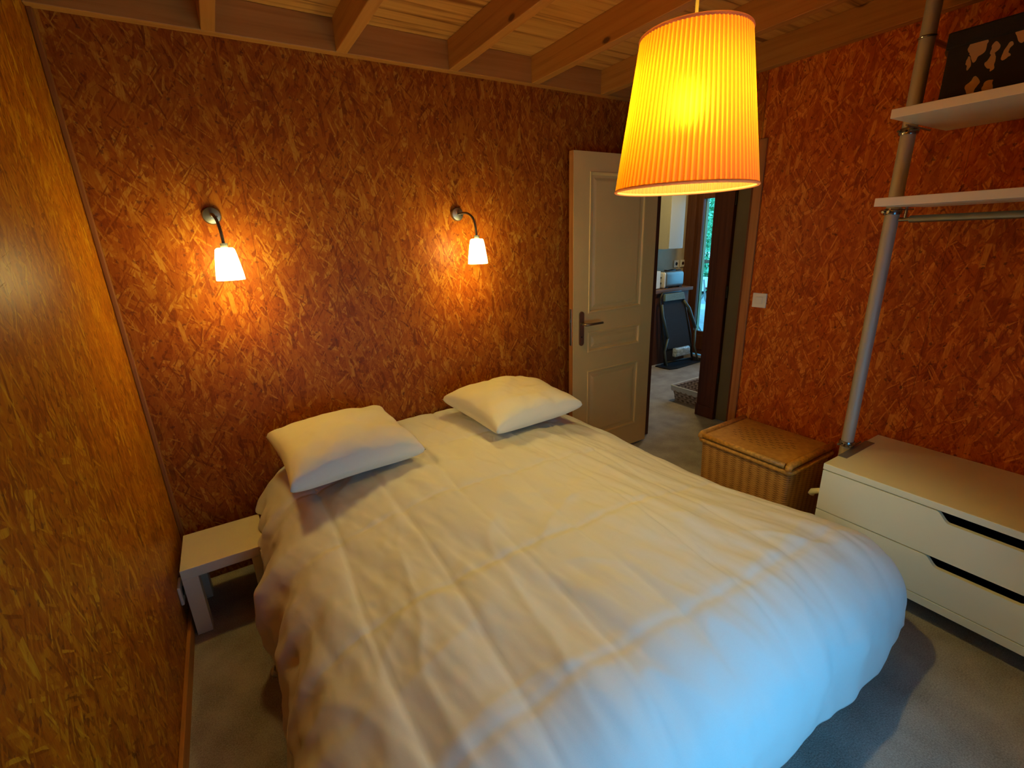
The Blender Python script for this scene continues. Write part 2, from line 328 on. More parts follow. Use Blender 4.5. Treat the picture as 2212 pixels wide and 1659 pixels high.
def obj(name, bm, mat, parent=None, smooth=False, kind=None, label=None, origin=None, autosm=None):
    bmesh.ops.recalc_face_normals(bm, faces=bm.faces[:])
    me = bpy.data.meshes.new(name)
    if origin is not None: bmesh.ops.translate(bm, verts=bm.verts[:], vec=-Vector(origin))
    bm.to_mesh(me); bm.free()
    if smooth or autosm:
        for p in me.polygons: p.use_smooth = True
        if autosm: me.set_sharp_from_angle(angle=math.radians(autosm))
    me.materials.append(M[mat] if isinstance(mat, str) else mat)
    o = bpy.data.objects.new(name, me); COL.objects.link(o)
    if origin is not None: o.location = origin
    if parent is not None:
        o.parent = parent
        if origin is None: o.location = -parent.location if parent.parent is None else V(0, 0, 0)
        else: o.location = Vector(origin) - parent.location
    if kind: o['kind'] = kind
    if label: o['label'] = label
    return o
def tag(o, label, cat, group=None):
    o['label'] = label; o['category'] = cat
    if group: o['group'] = group
    return o
def thing(name, loc, label, cat, group=None):
    o = bpy.data.objects.new(name, None); o.location = loc; o.empty_display_size = 0.05; COL.objects.link(o)
    return tag(o, label, cat, group)
def struct(name, bm, mat, **k): return obj(name, bm, mat, kind='structure', **k)
NB = bmesh.new
def bx(name, a, b, mat, parent=None, bev=0.0, **k):
    bm = NB(); box(bm, a, b, bev); return obj(name, bm, mat, parent, **k)

# ------------------------------------------------------------------ the room
WX, CZ, JZ, FY = 3.0, 2.43, 2.306, -2.66
bx('floor', (-0.1, FY - 0.1, -0.12), (5.5, 1.75, 0.0), 'carpet', kind='structure')
bx('ceiling', (-0.1, FY - 0.1, CZ), (WX + 0.1, 0.1, CZ + 0.06), 'deck', kind='structure')
bx('wall_back', (-0.1, 0.0, 0.0), (WX + 0.05, 0.1, CZ), 'osb_x', kind='structure')
bx('wall_left', (-0.1, FY, 0.0), (0.0, 0.0, CZ), 'osb_l', kind='structure')
OY0, OY1, OZ = -0.735, -0.004, 1.985                # door opening in the right wall
bm = NB(); box(bm, (WX, FY, 0), (WX + 0.05, OY0, CZ)); box(bm, (WX, OY0, OZ), (WX + 0.05, OY1, CZ)); box(bm, (WX, OY1, 0), (WX + 0.05, 0, CZ))
struct('wall_right', bm, 'osb_y')
WL, WR, WB, WT = 0.45, 1.95, 0.05, 1.25                # window in the wall behind the camera
bm = NB(); box(bm, (-0.1, FY - 0.1, 0), (WL, FY, CZ)); box(bm, (WR, FY - 0.1, 0), (WX + 0.05, FY, CZ)); box(bm, (WL, FY - 0.1, WT), (WR, FY, CZ)); box(bm, (WL, FY - 0.1, 0), (WR, FY, WB))
struct('wall_front', bm, 'osb_x')
bm = NB(); f0, f1, wm = FY - 0.08, FY - 0.02, (WL + WR) / 2
for a, b in (((WL, f0, WB), (WL + 0.05, f1, WT)), ((WR - 0.05, f0, WB), (WR, f1, WT)), ((WL + 0.05, f0, WT - 0.05), (WR - 0.05, f1, WT)), ((WL + 0.05, f0, WB), (WR - 0.05, f1, WB + 0.04)), ((wm - 0.015, f0, WB + 0.04), (wm + 0.015, f1, WT - 0.05))): box(bm, a, b, 0.004)
win = struct('window_1', bm, 'pine_z')
for a, b in ((WL + 0.05, wm - 0.015), (wm + 0.015, WR - 0.05)): bx('pane', (a, FY - 0.053, WB + 0.04), (b, FY - 0.047, WT - 0.05), 'glass', win)
bx('baseboard_left', (0.0, -2.66, 0.0), (0.014, 0.0, 0.07), 'pine_y', kind='structure', bev=0.003)
bx('trim_1', (0.0, -0.015, 0.07), (0.018, 0.0, JZ), wood('corner_batten', 2, (0.34, 0.125, 0.02), (0.28, 0.09, 0.014), (0.2, 0.06, 0.01)), kind='structure', bev=0.004)
# casing around the door opening
bm = NB(); box(bm, (WX - 0.012, OY0 - 0.045, 0), (WX, OY0 + 0.004, OZ + 0.002), 0.003); struct('trim_2', bm, 'pine_z')
bx('trim_3', (WX - 0.004, OY0 - 0.004, OZ), (WX, OY1, JZ), osb('osb_lintel_panel', 'Y', tint=(1.25, 1.25, 1.2)), kind='structure')
bm = NB(); box(bm, (WX, OY0, 0), (WX + 0.05, OY0 + 0.022, OZ)); box(bm, (WX - 0.02, OY1 - 0.03, 0), (WX + 0.045, OY1, OZ)); box(bm, (WX, OY0 + 0.022, OZ - 0.022), (WX + 0.05, OY1 - 0.01, OZ)); struct('trim_4', bm, 'dark')
# roof timbers
o = bx('header_beam', (0.0, -0.045, JZ), (WX, 0.0, CZ), 'pine_x', bev=0.003); tag(o, 'long pine header beam under the boarded ceiling, running along the top of the sconce wall', 'beam')
jl = ['pine ceiling joist nearest the left wall, above the left sconce', 'pine ceiling joist, second from the left wall', 'pine ceiling joist, third from the left wall, holding the pendant cord',
      'pine ceiling joist, fourth from the left wall, between the pendant cord and the door', 'pine ceiling joist, fifth from the left wall, passing just behind the pendant shade', 'pine ceiling joist lying along the top of the wall with the shelves']
jx = [0.512, 1.0, 1.524, 2.004, 2.492, 2.966]
j0 = None
for x, l in zip(jx, jl):
    if j0 is None: j0 = o = bx('ceiling_joist', (-0.0235, FY, JZ), (0.0235, -0.045, CZ), 'pine_y', bev=0.003)
    else: o = j0.copy(); COL.objects.link(o)
    o.location = (x, 0.0, 0.0); tag(o, l, 'beam', 'pine ceiling joists')

# ------------------------------------------------------------------ door leaf (open, flat before the back wall)
DX0, DX1, DY0, DY1, DZ0, DZ1 = 2.222, 2.932, -0.105, -0.066, 0.012, 1.99
bm = NB()
box(bm, (DX0, DY0 + 0.008, DZ0), (DX1, DY1, DZ1), 0.001)
px0, px1 = 2.345, 2.82
pans = [(1.045, 1.885), (0.785, 0.925), (0.17, 0.66)]
def frame_front(bm):
    yf, yb = DY0, DY0 + 0.009
    box(bm, (DX0, yf, DZ0), (px0, yb, DZ1)); box(bm, (px1, yf, DZ0), (DX1, yb, DZ1))
    zs = [DZ0] + [z for p in sorted(pans) for z in p] + [DZ1]
    for a, b in zip(zs[0::2], zs[1::2]): box(bm, (px0, yf, a), (px1, yb, b))
frame_front(bm)
def ringprof(bm, x0, x1, z0, z1, prof):
    """moulded rectangular ring: prof = list of (inset, y)"""
    loops = []
    for ins, y in prof: loops.append([bm.verts.new(p) for p in ((x0 + ins, y, z0 + ins), (x1 - ins, y, z0 + ins), (x1 - ins, y, z1 - ins), (x0 + ins, y, z1 - ins))])
    for a, b in zip(loops, loops[1:]):
        for k in range(4): bm.faces.new((a[k], a[(k + 1) % 4], b[(k + 1) % 4], b[k]))
    bm.faces.new(loops[-1])
for z0, z1 in pans:
    ringprof(bm, px0, px1, z0, z1, [(0, DY0), (0.004, DY0 - 0.004), (0.012, DY0 - 0.003), (0.02, DY0 + 0.006), (0.034, DY0 + 0.007), (0.05, DY0 + 0.001), (0.058, DY0)])
door = struct('door_1', bm, 'doorw')
bx('door_edge', (DX0 - 0.003, DY0 + 0.002, DZ0), (DX0 + 0.001, DY1 - 0.001, DZ1), 'pine_z', door, label='bare brown wooden edge')
bm = NB(); box(bm, (DX0 - 0.005, DY0 + 0.010, 0.85), (DX0 - 0.002, DY1 - 0.009, 1.085), 0.001)
lp = obj('lock_plate', bm, 'steel', door, label='bright steel lock plate')
bx('latch_bolt', (DX0 - 0.012, DY0 + 0.014, 1.0), (DX0 - 0.004, DY1 - 0.014, 1.02), 'bronze', lp, bev=0.001)
bm = NB()
pts = []
hx, hw = 2.288, 0.019
for k in range(13): pts.append((hx + hw * math.cos(math.pi * k / 12), 1.045 + hw * math.sin(math.pi * k / 12)))
for k in range(13): pts.append((hx - hw * math.cos(math.pi * k / 12), 0.862 - hw * math.sin(math.pi * k / 12)))
prism(bm, pts, DY0 - 0.008, DY0, 1)
hp = obj('handle_plate', bm, 'bronze', door, label='long worn metal handle plate')
bm = NB(); tube(bm, [(hx, DY0 - 0.003, 0.985), (hx, DY0 - 0.045, 0.985), (hx + 0.01, DY0 - 0.055, 0.985), (hx + 0.03, DY0 - 0.058, 0.985), (hx + 0.135, DY0 - 0.056, 0.985)], [0.009, 0.009, 0.009, 0.0085, 0.0075], 12)
obj('lever', bm, 'bronze', hp, smooth=True)
bm = NB(); tube(bm, [(hx, DY0 - 0.0095, 0.90), (hx, DY0 - 0.007, 0.90)], 0.005, 12); obj('keyhole', bm, 'black', hp)

# light switch on the right wall
t = thing('light_switch', (WX, -0.842, 1.133), 'white square light switch on the wall beside the open door', 'light switch')
bx('switch_plate', (WX - 0.009, -0.883, 1.092), (WX, -0.801, 1.174), 'plate', t, bev=0.003)
bx('rocker', (WX - 0.0125, -0.862, 1.113), (WX - 0.008, -0.822, 1.153), 'plate', t, bev=0.0015)

# socket on the left wall
t = thing('wall_socket', (0.0, -0.335, 0.20), 'white socket plate low on the left wall, just in front of the nightstand leg', 'socket')
bx('socket_plate', (0.0, -0.376, 0.16), (0.011, -0.294, 0.242), 'plate', t, bev=0.003)
bm = NB(); tube(bm, [(0.0115, -0.335, 0.201), (0.0125, -0.335, 0.201)], 0.02, 20); obj('socket_well', bm, 'black', t)

# ------------------------------------------------------------------ wall lamps
def sconce(x, label, dx):
    t = thing('wall_lamp', (x, 0, 1.656), label, 'wall lamp', 'wall lamps above the bed')
    bm = NB(); lathe(bm, [(0, 0.0), (0.034, 0.0), (0.035, 0.008), (0.031, 0.017), (0.012, 0.022), (0, 0.022)], 40, Matrix.Translation((x, 0, 1.656)) @ Matrix.Rotation(math.pi / 2, 4, 'X'))
    obj('base_plate', bm, 'steel', t, autosm=40)
    bm = NB(); tube(bm, [(x + 0.017, -0.0165, 1.652), (x + 0.017, -0.0225, 1.652)], 0.0035, 10); obj('screw', bm, 'black', t)
    bm = NB(); pts = []
    c = [(x, -0.018), (x, -0.09), (x + dx * 0.3, -0.135), (x + dx * 0.7, -0.172), (x + dx * 0.93, -0.189), (x + dx, -0.195)]
    zz = [1.656, 1.657, 1.650, 1.628, 1.592, 1.545]
    n = 40
    def cr(seq, u):
        i = min(int(u), len(seq) - 2); f = u - i
        p = [seq[max(i - 1, 0)], seq[i], seq[i + 1], seq[min(i + 2, len(seq) - 1)]]
        return 0.5 * (2 * p[1] + (p[2] - p[0]) * f + (2 * p[0] - 5 * p[1] + 4 * p[2] - p[3]) * f * f + (3 * p[1] - p[0] - 3 * p[2] + p[3]) * f ** 3)
    for k in range(n + 1):
        u = 5 * k / n
        pts.append((cr([a[0] for a in c], u), cr([a[1] for a in c], u), cr(zz, u)))
    tube(bm, pts, [0.0062 if k % 2 else 0.0052 for k in range(n + 1)], 10); obj('gooseneck', bm, 'gun', t, smooth=True)
    sx, sy = x + dx, -0.195
    bm = NB(); lathe(bm, [(0.0, 1.545), (0.013, 1.545), (0.013, 1.527), (0.0, 1.527)], 20, Matrix.Translation((sx, sy, 0))); obj('lamp_holder', bm, 'steel', t)
    bm = NB(); lathe(bm, [(0.012, 1.5285), (0.028, 1.527), (0.0335, 1.521), (0.038, 1.50), (0.043, 1.467), (0.048, 1.433), (0.0505, 1.406), (0.0475, 1.4055), (0.045, 1.433), (0.040, 1.467), (0.035, 1.50), (0.026, 1.520), (0.012, 1.522)], 40, Matrix.Translation((sx, sy, 0)))
    obj('lamp_shade', bm, 'opal', t, smooth=True, label='glowing white opal glass shade')
sconce(0.396, 'lit wall lamp over the left pillow, nearer the left wall', 0.018)
sconce(1.512, 'lit wall lamp nearer the white door, its gooseneck bent sideways', 0.010)

# ------------------------------------------------------------------ pendant lamp
PX, PY, PZ0, PZ1, PR0, PR1 = 1.536, -1.442, 1.640, 2.004, 0.188, 0.136
t = thing('pendant_lamp', (PX, PY, PZ1), 'large yellow pleated pendant lamp hanging lit on a cord over the bed', 'pendant lamp')
bm = NB(); nz, na = 14, NPLEAT * 8; rows = []
for i in range(nz + 1):
    f = i / nz; z = PZ0 + (PZ1 - PZ0) * f; r = PR0 + (PR1 - PR0) * f
    rows.append([bm.verts.new((PX + (r + 0.0022 * math.sin(k * math.tau / 8 + 0.6) * r / PR0) * math.cos(k * math.tau / na), PY + (r + 0.0022 * math.sin(k * math.tau / 8 + 0.6) * r / PR0) * math.sin(k * math.tau / na), z)) for k in range(na)])
for a, b in zip(rows, rows[1:]):
    for k in range(na): bm.faces.new((a[k], a[(k + 1) % na], b[(k + 1) % na], b[k]))
sh = obj('lamp_shade', bm, 'shade', t, smooth=True, origin=(PX, PY, PZ0), label='yellow pleated fabric shade')
def torus(bm, c, R, r, n=72, m=10):
    rings = [[bm.verts.new((c[0] + (R + r * math.cos(j * math.tau / m)) * math.cos(k * math.tau / n), c[1] + (R + r * math.cos(j * math.tau / m)) * math.sin(k * math.tau / n), c[2] + r * math.sin(j * math.tau / m))) for j in range(m)] for k in range(n)]
    for k in range(n):
        for j in range(m): bm.faces.new((rings[k][j], rings[(k + 1) % n][j], rings[(k + 1) % n][(j + 1) % m], rings[k][(j + 1) % m]))
bm = NB(); torus(bm, (PX, PY, PZ0), PR0, 0.0042); obj('bottom_binding', bm, 'rim', t, smooth=True)
bm = NB(); torus(bm, (PX, PY, PZ1), PR1, 0.0042); obj('top_binding', bm, 'rim', t, smooth=True)
bm = NB()
for k in range(3):
    a = k * math.tau / 3 + 0.4; tube(bm, [(PX + 0.02 * math.cos(a), PY + 0.02 * math.sin(a), 1.90), (PX + PR1 * math.cos(a), PY + PR1 * math.sin(a), PZ1)], 0.0018, 6)
torus(bm, (PX, PY, 1.90), 0.02, 0.002, 24, 6); obj('shade_carrier', bm, 'plate', t)
bm = NB(); lathe(bm, [(0, 1.95), (0.008, 1.95), (0.017, 1.93), (0.019, 1.876), (0, 1.876)], 24, Matrix.Translation((PX, PY, 0))); obj('lamp_holder', bm, 'plate', t, autosm=40)
bm = NB(); bmesh.ops.create_uvsphere(bm, u_segments=20, v_segments=12, radius=0.032, matrix=Matrix.Translation((PX, PY, 1.842))); obj('bulb', bm, 'bulb', t, smooth=True)
bm = NB(); tube(bm, [(PX, PY, 1.945), (PX + 0.001, PY, 2.15), (PX, PY, JZ)], 0.0042, 10); obj('cord', bm, 'cord', t, smooth=True)
bm = NB(); lathe(bm, [(0, JZ - 0.03), (0.012, JZ - 0.03), (0.035, JZ - 0.004), (0.035, JZ), (0, JZ)], 32, Matrix.Translation((PX, PY, 0))); obj('ceiling_rose', bm, 'plate', t, autosm=40)

# ------------------------------------------------------------------ bed, duvet, pillows
bed = thing('bed', (1.25, -1.0, 0), 'low double bed hidden under the white duvet, its head against the sconce wall', 'bed')
bx('mattress', (0.56, -1.78, 0.24), (1.94, -0.12, 0.43), 'matt', bed, bev=0.06)
bx('bed_base', (0.57, -1.77, 0.12), (1.93, -0.14, 0.24), 'brown', bed, bev=0.01)
for x in (0.64, 1.86):
    for y in (-1.7, -0.22): bx('leg', (x - 0.03, y - 0.03, 0), (x + 0.03, y + 0.03, 0.12), 'brown', bed)
def fbm(x, y, z=0.0, o=3):
    s = 0; a = 1
    for i in range(o): s += a * noise.noise((x, y, z)); x *= 2.03; y *= 2.03; a *= 0.5
    return s
XL, XR, YF, YB = 0.575, 1.925, -1.685, -0.02      # edges of the flat top
RX, RZ, PW = 0.27, 0.27, 2.9
EL, ER, EF = 0.72, 0.50, 0.56
def fall(e, R, H, L):
    """arc length e past the flat top -> (outward, down): quarter ellipse, then a hanging skirt"""
    q = 0.5 * math.pi * 0.5 * (R + H)
    if e < q:
        a = e / q * math.pi / 2; return R * math.sin(a), H * (1 - math.cos(a))
    return R + 0.006 * min(1, (e - q) / 0.2), H + (e - q)
def duvet_pt(u, v):
    # u: across in metres of cloth, v: along, from the wall (0) to the foot
    exl, exr = max(0, XL - u), max(0, u - XR); ef = max(0, YF - v)
    ex = max(exl, exr); sx = -1 if exl > 0 else 1
    x = min(max(u, XL), XR); y = max(v, YF)
    top = 0.505 + 0.085 * (1 - abs((x - 1.24) / 0.68) ** 2.6) * (1 - 0.35 * min(1, max(0, (-0.9 - y) / 0.8)) ** 2)
    top -= 0.02 * min(1, max(0, (-0.55 - y)) / 1.3)
    e = (ex ** PW + ef ** PW) ** (1 / PW) if ex + ef > 0 else 0
    wgt = ex / (ex + ef) if e > 0 else 0
    hd = min(1, max(0, (-0.40 - v) / 0.12)); hd = hd * hd * (3 - 2 * hd)
    emax = (0.335 + (EL - 0.335) * hd if exl > 0 else ER) * wgt + EF * (1 - wgt)
    if exr > 0: emax *= 1 - 0.40 * wgt * (1 - wgt)
    over = e >= emax; e = min(e, emax)
    off, dn = fall(e, RX, RZ, 0)
    if e > 0:
        k = (ex ** PW + ef ** PW) ** (1 / PW)
        x += sx * ex / k * off; y -= ef / k * off * (0.29 / 0.26)
    if exr > 0 or u > 1.7: x += 0.16 * min(1, max(0, (u - 1.7) / 0.4)) ** 1.2 * min(1, max(0, (-1.1 - v) / 0.7)) ** 1.3
    z = top - dn
    # cloth: stitched channels along the bed, cross seams, wrinkles
    ch = 0
    for s in (0.56, 0.80, 1.04, 1.28, 1.52, 1.76, 2.0):
        d = abs(u - s - 0.012 * math.sin(v * 5 + s * 9)); ch -= 0.0055 * math.exp(-(d / 0.009) ** 2) + 0.002 * math.exp(-(d / 0.05) ** 2)
    for s in (-0.42, -0.86, -1.30, -1.74):
        d = abs(v - s - 0.015 * math.sin(u * 4 + s)); ch -= 0.004 * math.exp(-(d / 0.012) ** 2)
    dx, dy = u - 1.2, v + 0.1
    foot = min(1, max(0, (-0.5 - v) / 1.1))
    # long soft folds running down the bed, strongest in the lower left middle
    g = math.exp(-((u - 0.95) / 0.42) ** 2)
    a1 = fbm(u * 7.5 + 0.9 * v, v * 1.1, 3.1, 2)
    w = 0.024 * a1 * (0.2 + foot * g)
    w += 0.008 * fbm(u * 14 + v * 3, v * 4 + 9, 1.0, 3) + 0.010 * fbm(u * 2.2, v * 2.2, 7.7, 2)
    rg = 1 - min(1, 3.2 * abs(noise.noise((u * 5.5 + 1.1 * v, v * 1.9 + 4, 12.3)))); w += 0.007 * rg ** 3 * (0.35 + 0.65 * foot)
    rg = 1 - min(1, 3.0 * abs(noise.noise((u * 3.1 - 1.7 * v, v * 3.7 + 8, 2.3)))); w += 0.003 * rg ** 4
    # taut creases fanning to the right foot corner
    cr_ = math.exp(-((u - 1.85) / 0.35) ** 2) * math.exp(-((v + 1.05) / 0.7) ** 2)
    w += 0.005 * math.sin((u * 0.8 + 0.25 * v) * 60 + 2 * fbm(u * 2, v * 2, 5)) * cr_
    w *= min(1, 0.35 + max(0, -v) / 0.25)
    hang = min(1, e / 0.32)
    z += (ch + w) * (1 - 0.75 * hang)
    if e > 0:
        run = (v if ex > ef else u)
        amp = 0.012 + 0.030 * hang if exl > 0 else (0.005 + 0.006 * hang)
        fq = 6 if exl > 0 else 7
        o_ = hang * amp * (fbm(run * fq, e * 2.0, 2.0, 2) * 1.3 + 0.5 * fbm(u * 9, v * 9, 6.0, 2))
        k = (ex ** PW + ef ** PW) ** (1 / PW)
        x += sx * ex / k * o_; y -= ef / k * o_
        z += 0.012 * hang * fbm(run * 2.0, 3.0, 8.0, 1)
    return V(x, y, max(z, 0.012 + 0.004 * noise.noise((u * 6, v * 6, 0)))), over
bm = NB(); NU, NV = 300, 270
u0_, u1_, v0_, v1_ = XL - 0.73, XR + 0.51, YB, YF - 0.57
g = []
for j in range(NV + 1):
    row = []
    for i in range(NU + 1):
        u = u0_ + (u1_ - u0_) * i / NU; v = v0_ + (v1_ - v0_) * j / NV
        # corners of the cloth are rounded so that they do not pile up
        p, ov = duvet_pt(u, v); row.append((bm.verts.new(p), ov))
    g.append(row)
for j in range(NV):
    for i in range(NU):
        q = (g[j][i], g[j][i + 1], g[j + 1][i + 1], g[j + 1][i])
        if not all(k[1] for k in q): bm.faces.new([k[0] for k in q])
bmesh.ops.delete(bm, geom=[v for v in bm.verts if not v.link_faces], context='VERTS')
bmesh.ops.dissolve_degenerate(bm, dist=0.0008, edges=bm.edges[:])
duv = obj('duvet', bm, 'duvet', smooth=True)
tag(duv, 'rumpled white quilted duvet spread over the whole double bed', 'duvet')
sol = duv.modifiers.new('thickness', 'SOLIDIFY'); sol.thickness = 0.012; sol.offset = -1

def pillow(name, loc, rz, tilt, sx, sy, th, seed, label):
    bm = NB(); n = 64; top = []; bot = []
    def pt(i, j, s):
        u = -1 + 2 * i / n; v = -1 + 2 * j / n
        # pull the side seams in between the pointed corners
        x = u * sx * (1 - 0.075 * (1 - v * v)); y = v * sy * (1 - 0.075 * (1 - u * u))
        hh = ((1 - abs(u) ** 2.2) * (1 - abs(v) ** 2.2)); hh = hh ** 0.33
        edge = (1 - abs(u)) * (1 - abs(v))
        rim = math.exp(-min(1 - abs(u), 1 - abs(v)) / 0.16)
        h = th * hh * (1.0 if s > 0 else 0.72)
        wr = 0.016 * fbm(x * 6 + seed, y * 6, seed, 3) * hh + 0.010 * math.sin(35 * (x * (1 if abs(u) < abs(v) else 0) + y * (0 if abs(u) < abs(v) else 1)) + 3 * fbm(x * 4, y * 4, seed)) * rim * hh
        z = s * h + (wr if s > 0 else 0) + 0.012 * fbm(x * 2.5 + seed, y * 2.5, 4.0, 1)
        return V(x, y, z)
    for j in range(n + 1):
        top.append([bm.verts.new(pt(i, j, 1)) for i in range(n + 1)]); bot.append([bm.verts.new(pt(i, j, -1)) for i in range(n + 1)])
    for j in range(n):
        for i in range(n):
            bm.faces.new((top[j][i], top[j][i + 1], top[j + 1][i + 1], top[j + 1][i])); bm.faces.new((bot[j][i], bot[j + 1][i], bot[j + 1][i + 1], bot[j][i + 1]))
    bmesh.ops.remove_doubles(bm, verts=bm.verts[:], dist=0.0004)
    o = obj(name, bm, 'pillow', smooth=True)
    o.location = loc; o.rotation_euler = (tilt, 0, rz); tag(o, label, 'pillow', 'white pillows at the head of the bed')
    return o
pillow('pillow', (0.715, -0.33, 0.662), 0.06, 0.06, 0.280, 0.268, 0.112, 1.3, 'white pillow at the head of the bed beside the nightstand')
pillow('pillow', (1.61, -0.335, 0.668), 0.10, 0.05, 0.288, 0.262, 0.108, 5.1, 'white pillow at the head of the bed beside the door')

# ------------------------------------------------------------------ nightstand
t = thing('nightstand', (0.17, -0.24, 0), 'low white open nightstand squeezed between the left wall and the bed', 'nightstand')
nx0, nx1, ny0, ny1, nz = 0.024, 0.325, -0.379, -0.095, 0.316
bx('top', (nx0, ny0, nz - 0.045), (nx1, ny1, nz), 'white', t, bev=0.002)
for x in (nx0, nx1 - 0.055):
    for y in (ny0, ny1 - 0.055): bx('leg', (x, y, 0), (x + 0.055, y + 0.055, nz - 0.045), 'white', t, bev=0.002)

# ------------------------------------------------------------------ chest of two drawers on the right wall
cx0, cy1, cy0, cz0, cz1 = 2.478, -1.528, -2.628, 0.092, 0.535
t = thing('chest_of_drawers', (2.74, -2.08, 0), 'low white chest with two wide scooped drawers against the right wall', 'chest of drawers')
bm = NB(); box(bm, (cx0, cy0, cz1 - 0.028), (WX - 0.003, cy1, cz1), 0.002)
box(bm, (cx0 + 0.02, cy0, cz0), (WX - 0.003, cy0 + 0.02, cz1 - 0.028)); box(bm, (cx0 + 0.02, cy1 - 0.02, cz0), (WX - 0.003, cy1, cz1 - 0.028))
box(bm, (cx0, cy0, cz0), (WX - 0.003, cy1, cz0 + 0.036), 0.002); box(bm, (WX - 0.02, cy0 + 0.02, cz0 + 0.03), (WX - 0.003, cy1 - 0.02, cz1 - 0.028))
obj('carcass', bm, 'chestw', t)
def drawer(z0, z1):
    yc = -2.075; w = 0.155; dp = 0.036
    pts = [(cy0 + 0.002, z0), (cy1 - 0.002, z0), (cy1 - 0.002, z1)]
    n = 14
    for k in range(n + 1):
        f = k / n; y = yc + w + 0.0 - f * 0.045; pts.append((y, z1 - dp * (0.5 - 0.5 * math.cos(math.pi * f))))
    for k in range(n + 1):
        f = k / n; y = yc - w + 0.045 - f * 0.045; pts.append((y, z1 - dp * (0.5 + 0.5 * math.cos(math.pi * f))))
    pts.append((cy0 + 0.002, z1))
    bm = NB(); prism(bm, pts, cx0, cx0 + 0.018, 0)
    d = obj('drawer', bm, 'chestw', t)
    bm = NB(); box(bm, (cx0 + 0.018, cy0 + 0.03, z0 + 0.01), (cx0 + 0.45, cy0 + 0.042, z1 - 0.06)); box(bm, (cx0 + 0.018, cy1 - 0.042, z0 + 0.01), (cx0 + 0.45, cy1 - 0.03, z1 - 0.06)); box(bm, (cx0 + 0.018, cy0 + 0.042, z0 + 0.01), (cx0 + 0.45, cy1 - 0.042, z0 + 0.02))
    obj('drawer_box', bm, 'inner', d)
drawer(0.314, 0.503); drawer(0.132, 0.309)
for y in (cy0 + 0.06, cy1 - 0.16):
    for x in (cx0 + 0.10, WX - 0.13): bx('foot', (x, y, 0), (x + 0.06, y + 0.1, cz0), 'black', t)
bx('mounting_plate', (2.60, cy1 - 0.036, cz1), (2.87, cy1, cz1 + 0.0025), 'plategrey', t, label='grey metal plate let into the end of the top')
bm = NB(); tube(bm, [(2.60, cy1, 0.335), (2.60, cy1 + 0.05, 0.332), (2.60, cy1 + 0.075, 0.318), (2.60, cy1 + 0.08, 0.302)], 0.014, 16); obj('side_peg', bm, 'plate', t, smooth=True, label='cream plastic pipe stub on the end panel')

# ------------------------------------------------------------------ posts, shelves, clothes rail
def post(y, label):
    t = thing('wardrobe_post', (2.738, y, 0), label, 'post', 'floor to ceiling wardrobe posts')
    bm = NB(); tube(bm, [(2.738, y, 0.02), (2.738, y, CZ - 0.02)], 0.0245, 28); obj('pole', bm, 'alu', t, autosm=50)
    bm = NB(); lathe(bm, [(0, 0.0), (0.045, 0.0), (0.042, 0.015), (0.026, 0.022), (0.026, 0.03), (0, 0.03)], 28, Matrix.Translation((2.738, y, 0))); obj('foot', bm, 'chrome', t, autosm=40)
    bm = NB(); lathe(bm, [(0, CZ), (0.045, CZ), (0.042, CZ - 0.015), (0.026, CZ - 0.022), (0.026, CZ - 0.03), (0, CZ - 0.03)], 28, Matrix.Translation((2.738, y, 0))); obj('ceiling_cap', bm, 'chrome', t, autosm=40)
    for z in (0.552, 1.572, 1.862):
        bm = NB(); lathe(bm, [(0.0246, z - 0.012), (0.030, z - 0.012), (0.032, z - 0.006), (0.032, z + 0.006), (0.030, z + 0.012), (0.0246, z + 0.012)], 28, Matrix.Translation((2.738, y, 0)), close=True)
        s = -1
        box(bm, (2.63, y + s * 0.032, z + 0.004), (2.846, y + s * 0.026, z + 0.0105), 0.001) if z > 1 else box(bm, (2.70, y - 0.034, z - 0.004), (2.80, y - 0.026, z + 0.004), 0.001)
        c = obj('clamp', bm, 'chrome', t, autosm=40)
        for q in (-0.006, 0.012):
            bm = NB(); tube(bm, [(2.702, y + 0.002 + q, z), (2.688, y + 0.004 + q, z)], 0.005, 12); obj('clamp_screw', bm, 'chrome', c, autosm=40)
    bm = NB(); tube(bm, [(2.738, y, 2.17), (WX, y, 2.17)], 0.009, 12); tube(bm, [(WX - 0.004, y, 2.17), (WX, y, 2.17)], 0.028, 20)
    torus(bm, (2.738, y, 2.17), 0.0262, 0.004, 28, 8); obj('wall_bracket', bm, 'chrome', t, autosm=40)
post(-1.5015, 'tall aluminium post from floor to ceiling, between the wicker trunk and the white chest')
post(-2.6565, 'tall aluminium post at the far end of the white chest, outside the picture')
SY0, SY1 = -2.628, -1.535
o = bx('wardrobe_shelf', (2.478, SY0, 1.588), (2.985, SY1, 1.617), 'chestw', bev=0.0015); tag(o, 'lower white wall shelf on the aluminium post, with a clothes rail beneath', 'shelf', 'white wardrobe shelves')
o2 = o.copy(); COL.objects.link(o2); o2.location = (0, 0, 0.289); tag(o2, 'upper white wall shelf on the aluminium post, carrying the black box', 'shelf', 'white wardrobe shelves')
t = thing('clothes_rail', (2.738, -2.08, 1.54), 'grey metal clothes rail under the lower white shelf', 'clothes rail')
bm = NB(); tube(bm, [(2.738, -1.563, 1.541), (2.738, -2.595, 1.541)], 0.0135, 18); obj('rail', bm, 'steel', t, autosm=50)
for y in (-1.546, -2.612):
    bm = NB(); tube(bm, [(2.738, y - 0.018, 1.541), (2.738, y + 0.018, 1.541)], 0.008, 12); tube(bm, [(2.738, y, 1.541), (2.738, y, 1.588)], 0.005, 10); obj('rail_holder', bm, 'chrome', t, autosm=40)
